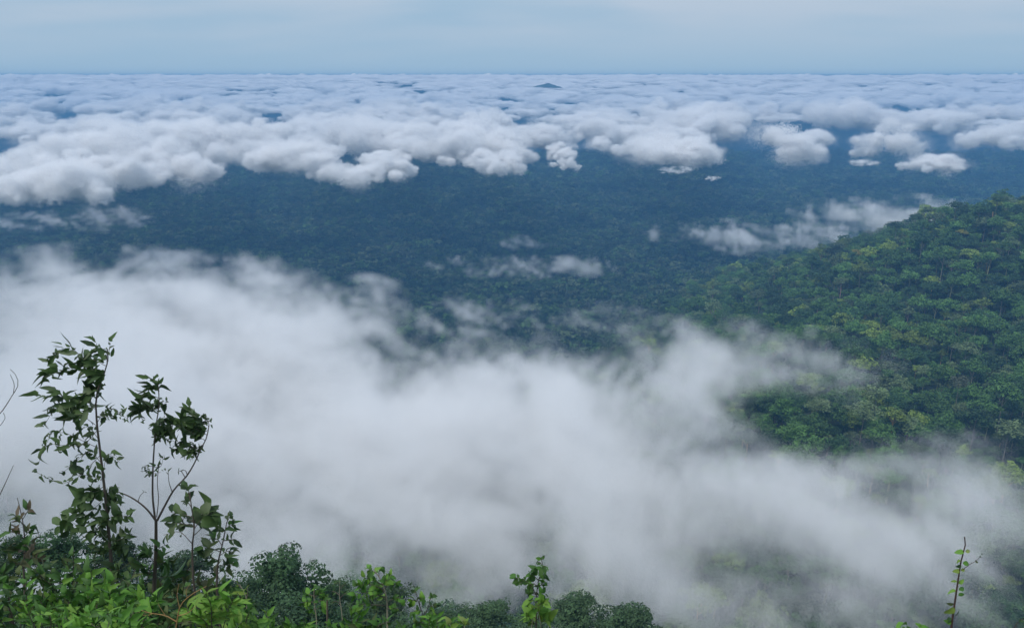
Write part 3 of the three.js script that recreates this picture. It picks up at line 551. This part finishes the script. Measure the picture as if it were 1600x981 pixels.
// shrubs along the bottom: [px, top, depth, half width px, stems, leaves a stem, leaf px, geometries, materials, label]
const bottom = 'shrubs along the bottom edge';
for (const [px, top, d, hw, stems, per, size, geos, mats, label] of [
  [25, 880, 8.5, 60, 8, 9, 20, longLeaf, shrubLeaves, 'dull green shrub below the withered one in the bottom left corner'],
  [95, 878, 8.8, 62, 9, 9, 20, longLeaf, shrubLeaves, 'mid green shrub between the withered shrub and the windblown sapling'],
  [205, 890, 8.2, 62, 9, 9, 20, longLeaf, shrubLeaves, 'mid green shrub at the foot of the windblown sapling'],
  [292, 886, 8, 60, 9, 9, 20, longLeaf, [...shrubLeaves, dryLeaves[1]], 'olive shrub at the foot of the broad-leaved sapling'],
  [345, 905, 8.4, 50, 8, 8, 20, longLeaf, shrubLeaves, 'dark shrub at the foot of the bushy sapling'],
  [40, 915, 6.4, 75, 9, 10, 20, longLeaf, [...freshLeaves, ...shrubLeaves], 'fresh green shrub filling the bottom left corner'],
  [125, 905, 6.2, 72, 10, 10, 22, longLeaf, freshLeaves, 'bright green shrub in front of the tall windblown sapling, to its left'],
  [195, 925, 5.8, 62, 9, 10, 24, longLeaf, freshLeaves, 'bright green shrub covering the foot of the windblown sapling'],
  [90, 948, 5.2, 80, 9, 9, 22, slimLeaf, freshLeaves, 'slim-leaved bright shrub at the very bottom, second from the left corner'],
  [255, 945, 5.8, 55, 8, 9, 20, longLeaf, shrubLeaves, 'dull shrub at the bottom behind the straw-coloured dry stalks'],
  [330, 938, 5.4, 48, 8, 11, 30, slimLeaf, [freshLeaves[1], freshLeaves[3], limeLeaves[1]], 'bright shrub with long feathered leaves at the bottom below the bushy sapling'],
  [165, 962, 4.8, 70, 8, 9, 24, longLeaf, freshLeaves, 'bright green shrub at the bottom edge below the windblown sapling'],
  [385, 956, 7, 40, 7, 9, 20, longLeaf, freshLeaves, 'fresh green shrub at the bottom edge under the single upright shoot'], [585, 966, 9, 36, 6, 8, 16, longLeaf, [...freshLeaves, ...shrubLeaves], 'low green shrub at the bottom edge left of the pale trunk'], [690, 974, 9, 34, 6, 8, 16, longLeaf, freshLeaves, 'low green shrub at the bottom edge left of the lime shoot'],
  [425, 958, 9, 34, 6, 8, 18, longLeaf, freshLeaves, 'small fresh shrub at the bottom edge below the big bushy tree'],
  [540, 964, 9, 34, 6, 8, 16, longLeaf, freshLeaves, 'small fresh shrub at the bottom edge right of the cut pole'],
  [470, 968, 8, 30, 5, 8, 18, longLeaf, freshLeaves, 'small fresh shrub at the bottom edge left of the cut pole'],
  [625, 972, 9, 30, 5, 7, 16, longLeaf, freshLeaves, 'small fresh shrub at the bottom edge right of the pale trunk'],
]) {
  const s = plant('leafy_shrub', d, [px, 1010], label, { category: 'shrub', group: bottom }); s.foot(stemMat, 5);
  for (let i = 0; i < stems; i++) {
    const f = (i + 0.5) / stems * 2 - 1, x = px + f * hw + rr(-6, 6), y = top - 10 + Math.abs(f) ** 2 * 22 + rr(-8, 34);
    s.twig([px + f * hw * 0.35, 1010], [x, y], per + 3, size * 1.15, geos, mats, { from: 0.3, dz: rr(-0.5, 0.35), width: 2.2, flow: V(0, 0.15, 0) });
  }
  s.done();
}
{
  const s = plant('dry_stalks', 5.2, [272, 1000], 'dry straw-coloured branching stalks at the bottom below the forked sapling', { category: 'dead weed' });
  s.stem([[272, 1000], [276, 970], [282, 945], [300, 928], [322, 916]], 3, 1, strawStem); s.stem([[276, 972], [258, 962], [235, 958], [214, 952]], 2.4, 0.9, strawStem, 'stalk'); s.stem([[258, 962], [250, 950], [246, 942]], 1.4, 0.7, strawStem, 'stalk'); s.stem([[280, 950], [276, 930], [279, 912]], 1.6, 0.7, strawStem, 'stalk'); s.stem([[278, 962], [292, 958], [306, 946]], 1.8, 0.8, strawStem, 'stalk'); s.stem([[240, 958], [226, 962], [216, 956]], 1.4, 0.7, strawStem, 'stalk'); s.stem([[292, 934], [290, 924], [296, 912]], 1.3, 0.6, strawStem, 'stalk');
  s.done();
}
{
  const s = plant('palm_shoot', 7, [383, 990], 'single upright shoot with a few pale leaves below the big bushy tree', { category: 'shoot' });
  s.foot(paleStem, 2.5); s.stem([[383, 990], [385, 955], [383, 930], [374, 913]], 2.6, 1, paleStem);
  for (const [a, c, n, z] of [[[383, 945], [370, 926], 3, 26], [[384, 940], [386, 915], 3, 26], [[378, 920], [370, 912], 2, 16]]) s.twig(a, c, n, z, slimLeaf, limeLeaves, { flow: V(0, 0.3, 0) });
  s.done();
}
{
  const s = plant('slim_sapling', 13, [605, 1000], 'leafy sapling with a thin pale trunk standing clear at the bottom, left of centre');
  s.foot(paleStem, 4); s.stem([[605, 1000], [605, 960], [603, 930], [594, 905], [584, 890]], 3.6, 1.6, paleStem, 'trunk');
  for (const [a, c, n, z] of [[[590, 898], [574, 888], 7, 13], [[592, 902], [596, 886], 8, 13], [[596, 910], [612, 898], 9, 13], [[598, 914], [568, 902], 10, 14], [[600, 920], [622, 914], 9, 13], [[600, 922], [556, 916], 12, 14], [[602, 930], [586, 912], 10, 13], [[603, 934], [548, 932], 11, 14], [[603, 938], [580, 930], 9, 14], [[604, 942], [628, 936], 8, 12], [[604, 946], [556, 944], 9, 13], [[604, 950], [622, 950], 6, 12], [[598, 914], [606, 906], 9, 13]]) s.twig(a, c, n, z, broadLeaf, freshLeaves, { flow: V(0, -0.25, 0) });
  s.done();
}
{
  const s = plant('round_sapling', 10.5, [494, 1000], 'small round-headed sapling with glossy leaves beside the cut pole');
  s.foot(paleStem, 3); s.stem([[494, 1000], [494, 965], [491, 945], [490, 922]], 2.6, 1.2, paleStem, 'trunk');
  for (const [a, c, n, z] of [[[490, 925], [490, 916], 6, 14], [[491, 932], [476, 928], 9, 15], [[491, 934], [505, 926], 9, 15], [[492, 942], [472, 942], 9, 15], [[492, 944], [508, 940], 8, 15], [[493, 952], [480, 952], 8, 14], [[493, 952], [503, 950], 6, 14]]) s.twig(a, c, n, z, broadLeaf, freshLeaves, { flow: V(0, -0.2, 0) });
  s.done();
  const c = plant('cut_pole', 10, [512, 1000], 'short grey-brown cut pole standing at the bottom, left of centre', { category: 'pole' });
  c.foot(stemMat, 4); c.stem([[512, 1000], [511, 965], [511, 938]], 4, 3.6, new THREE.MeshStandardMaterial({ name: 'weathered wood', color: rgb(0.13, 0.105, 0.08), roughness: 0.95 }), 'pole'); c.done();
  const w = plant('thin_sapling', 16, [536, 1000], 'thin pale stem with a wispy top between the cut pole and the pale-trunked sapling');
  w.foot(paleStem, 2.5); w.stem([[536, 1000], [534, 960], [530, 930], [531, 905]], 2.2, 1, paleStem);
  for (const [a, q, n, z] of [[[531, 915], [524, 906], 6, 8], [[531, 920], [540, 912], 6, 8], [[530, 930], [518, 924], 6, 9], [[531, 935], [544, 930], 6, 9], [[532, 945], [520, 940], 6, 9]]) w.twig(a, q, n, z, slimLeaf, shrubLeaves);
  w.done();
  const k = plant('knotty_sapling', 11, [664, 1000], 'loose sapling with upturned leaf tips right of the pale-trunked one');
  k.foot(stemMat, 3); k.stem([[664, 1000], [662, 965], [655, 945], [650, 926]], 2.4, 1); k.stem([[662, 962], [670, 945], [672, 932]], 1.8, 0.9, stemMat, 'branch');
  for (const [a, q, n, z] of [[[651, 930], [648, 922], 5, 13], [[652, 938], [640, 940], 7, 14], [[656, 948], [662, 936], 7, 14], [[671, 938], [676, 930], 6, 13], [[668, 948], [682, 948], 7, 14], [[660, 956], [644, 956], 7, 14], [[663, 966], [678, 964], 7, 14], [[663, 974], [648, 974], 7, 14]]) k.twig(a, q, n, z, broadLeaf, [...freshLeaves, ...shrubLeaves]);
  k.done();
  const l = plant('lime_shoot', 6.5, [724, 1000], 'pale lime shoot with a few large upright leaves at the bottom edge', { category: 'shoot' });
  l.foot(paleStem, 2.5); l.stem([[724, 1000], [725, 985], [726, 976]], 2.4, 1.4, paleStem);
  for (const [x, y, z] of [[718, 955, 24], [708, 962, 22], [738, 966, 22], [728, 960, 16]]) l.leaf(l.P(726, 977), l.P(x, y).sub(l.P(726, 977)).add(V(0, 0, rr(-0.02, 0.05))), z * 6.5 / FOCAL, broadLeaf, limeLeaves);
  l.stem([[724, 998], [710, 985], [702, 975]], 1.8, 1, paleStem, 'branch'); l.leaf(l.P(702, 976), V(-0.2, 1, 0.2), 20 * 6.5 / FOCAL, broadLeaf, limeLeaves); l.leaf(l.P(704, 980), V(0.8, 0.5, 0.2), 18 * 6.5 / FOCAL, broadLeaf, limeLeaves);
  l.done();
}
{
  const s = plant('upright_sapling', 9, [836, 1010], 'narrow upright sapling with bright green leaves standing alone at the bottom centre');
  s.foot(paleStem, 4); s.stem([[836, 1010], [838, 970], [838, 935], [842, 905], [848, 885], [846, 872]], 3.4, 1.2, stemMat, 'trunk'); s.stem([[838, 930], [828, 912], [812, 905]], 2, 1, stemMat, 'branch'); s.stem([[846, 1010], [846, 985], [842, 960]], 2.4, 1.6, paleStem, 'branch'); s.stem([[828, 1010], [830, 985], [834, 960]], 2.4, 1.6, paleStem, 'branch');
  for (const [a, q, n, z] of [[[847, 878], [845, 871], 4, 11], [[848, 886], [840, 880], 3, 11], [[846, 892], [852, 884], 6, 15], [[845, 898], [834, 892], 7, 16], [[843, 904], [852, 900], 8, 16], [[842, 908], [828, 898], 8, 16], [[812, 906], [802, 904], 7, 15], [[820, 908], [810, 914], 6, 15], [[840, 915], [824, 912], 8, 17], [[840, 920], [852, 910], 7, 16], [[839, 930], [826, 926], 8, 17], [[838, 934], [848, 926], 6, 16]]) s.twig(a, q, n, z, broadLeaf, [freshLeaves[0], freshLeaves[2], freshLeaves[4], shrubLeaves[2]], { flow: V(-0.2, -0.2, 0) });
  for (const [a, q, n, z] of [[[838, 945], [826, 938], 8, 19], [[838, 948], [850, 940], 8, 19], [[838, 955], [824, 952], 7, 20], [[839, 958], [852, 954], 7, 20], [[838, 966], [826, 964], 7, 21], [[840, 968], [856, 962], 7, 21], [[836, 974], [826, 972], 5, 22], [[844, 976], [860, 968], 5, 22]]) s.twig(a, q, n, z, broadLeaf, [freshLeaves[1], freshLeaves[3], limeLeaves[1]], { flow: V(0, 0.1, 0) });
  s.done();
}
{
  const s = plant('sparse_shoot', 5, [1484, 1010], 'thin red-brown shoot with a few curled leaves standing at the bottom right', { category: 'shoot' });
  s.foot(redStem, 4); s.stem([[1484, 1010], [1488, 975], [1493, 940], [1499, 900], [1504, 870], [1509, 855], [1508, 839]], 4.2, 2, redStem);
  const L_ = (x, y, dx, dy, z, m) => s.leaf(s.P(x, y), V(dx, dy, rr(-0.3, 0.5)), z * 5 / FOCAL, broadLeaf, m);
  for (const [x, y, dx, dy, z, m] of [[1508, 862, -1, -0.15, 18, freshLeaves], [1509, 862, 1, 0.35, 11, limeLeaves], [1502, 876, -1, 0, 9, limeLeaves], [1505, 880, 1, 0.1, 14, freshLeaves], [1502, 882, -0.6, -0.6, 11, shrubLeaves], [1501, 892, -1, 0.1, 16, limeLeaves], [1502, 891, 1, 0.3, 10, limeLeaves], [1497, 909, -1, 0, 12, limeLeaves], [1499, 912, 0.5, 0.8, 13, freshLeaves], [1499, 922, 1, 0.3, 15, freshLeaves], [1496, 926, -1, 0.2, 17, freshLeaves], [1495, 932, 0.3, -0.6, 12, shrubLeaves], [1491, 944, -0.8, 0.1, 14, shrubLeaves], [1492, 948, -0.7, -0.7, 24, limeLeaves], [1491, 962, 0.5, 0.6, 16, shrubLeaves], [1489, 966, -0.6, -0.5, 16, shrubLeaves], [1488, 972, -1, 0, 14, freshLeaves], [1498, 930, 0.9, 0.5, 12, freshLeaves]]) L_(x, y, dx, dy, z, m);
  s.stem([[1503, 892], [1516, 882], [1528, 875], [1533, 868]], 1.2, 0.6, redStem, 'twig'); for (const [x, y] of [[1531, 870], [1534, 866], [1529, 880]]) L_(x, y, rr(-1, 1), rr(-0.5, 0.6), 7, shrubLeaves);
  s.done();
  const t = plant('low_shoot', 5, [1420, 1030], 'two arched green leaves peeping over the bottom edge left of the red-brown shoot', { category: 'shoot' });
  t.foot(stemMat, 3); t.stem([[1420, 1030], [1419, 1000], [1418, 978]], 3, 1.6); t.stem([[1420, 1020], [1432, 995], [1438, 980]], 2, 1.2, stemMat, 'branch');
  for (const [x, y, dx, dy, z] of [[1418, 976, -1, 0.1, 30], [1418, 978, 0.4, -0.7, 18], [1420, 984, -0.9, -0.3, 22], [1438, 980, 1, 0.0, 20], [1438, 980, -0.3, 0.6, 14], [1437, 984, 0.7, -0.5, 18]]) t.leaf(t.P(x, y), V(dx, dy, rr(0, 0.4)), z * 5 / FOCAL, broadLeaf, freshLeaves);
  t.done();
  const u = plant('corner_twig', 6, [1580, 1010], 'small twig with a leaf or two in the bottom right corner', { category: 'twig' });
  u.foot(redStem, 2); u.stem([[1580, 1010], [1584, 985], [1592, 972], [1601, 966]], 2, 0.8, redStem, 'twig');
  for (const [x, y, dx, dy, z] of [[1592, 972, 0.3, 0.9, 10], [1596, 970, 0.9, -0.6, 12], [1598, 968, 0.8, 0.4, 14]]) u.leaf(u.P(x, y), V(dx, dy, 0.2), z * 6 / FOCAL, broadLeaf, [...freshLeaves, ...shrubLeaves]);
  u.done();
}
{
  // undergrowth on the lip of the slope
  const list = []; for (let i = 0; i < 9000; i++) { const z = -rr(2.5, 16), x = z * rr(-0.15, 0.95); list.push([x, ground(x, z) + Math.pow(rnd(), 1.5) * 1.1, z]); }
  const im = new THREE.InstancedMesh(longLeaf[0], new THREE.MeshPhysicalMaterial({ name: 'undergrowth leaf', color: 0xffffff, roughness: 0.6, transmission: 0.25, thickness: 0, side: THREE.DoubleSide }), list.length);
  list.forEach(([x, y, z], i) => { M4.compose(V(x, y, z), randQ(), V(1, 1, 1).multiplyScalar(rr(0.1, 0.22))); im.setMatrixAt(i, M4); im.setColorAt(i, green()); });
  add(im, 'undergrowth', { kind: 'stuff', label: 'tangled leafy undergrowth on the lip of the slope', category: 'undergrowth' });
}
renderer.render(scene, camera);
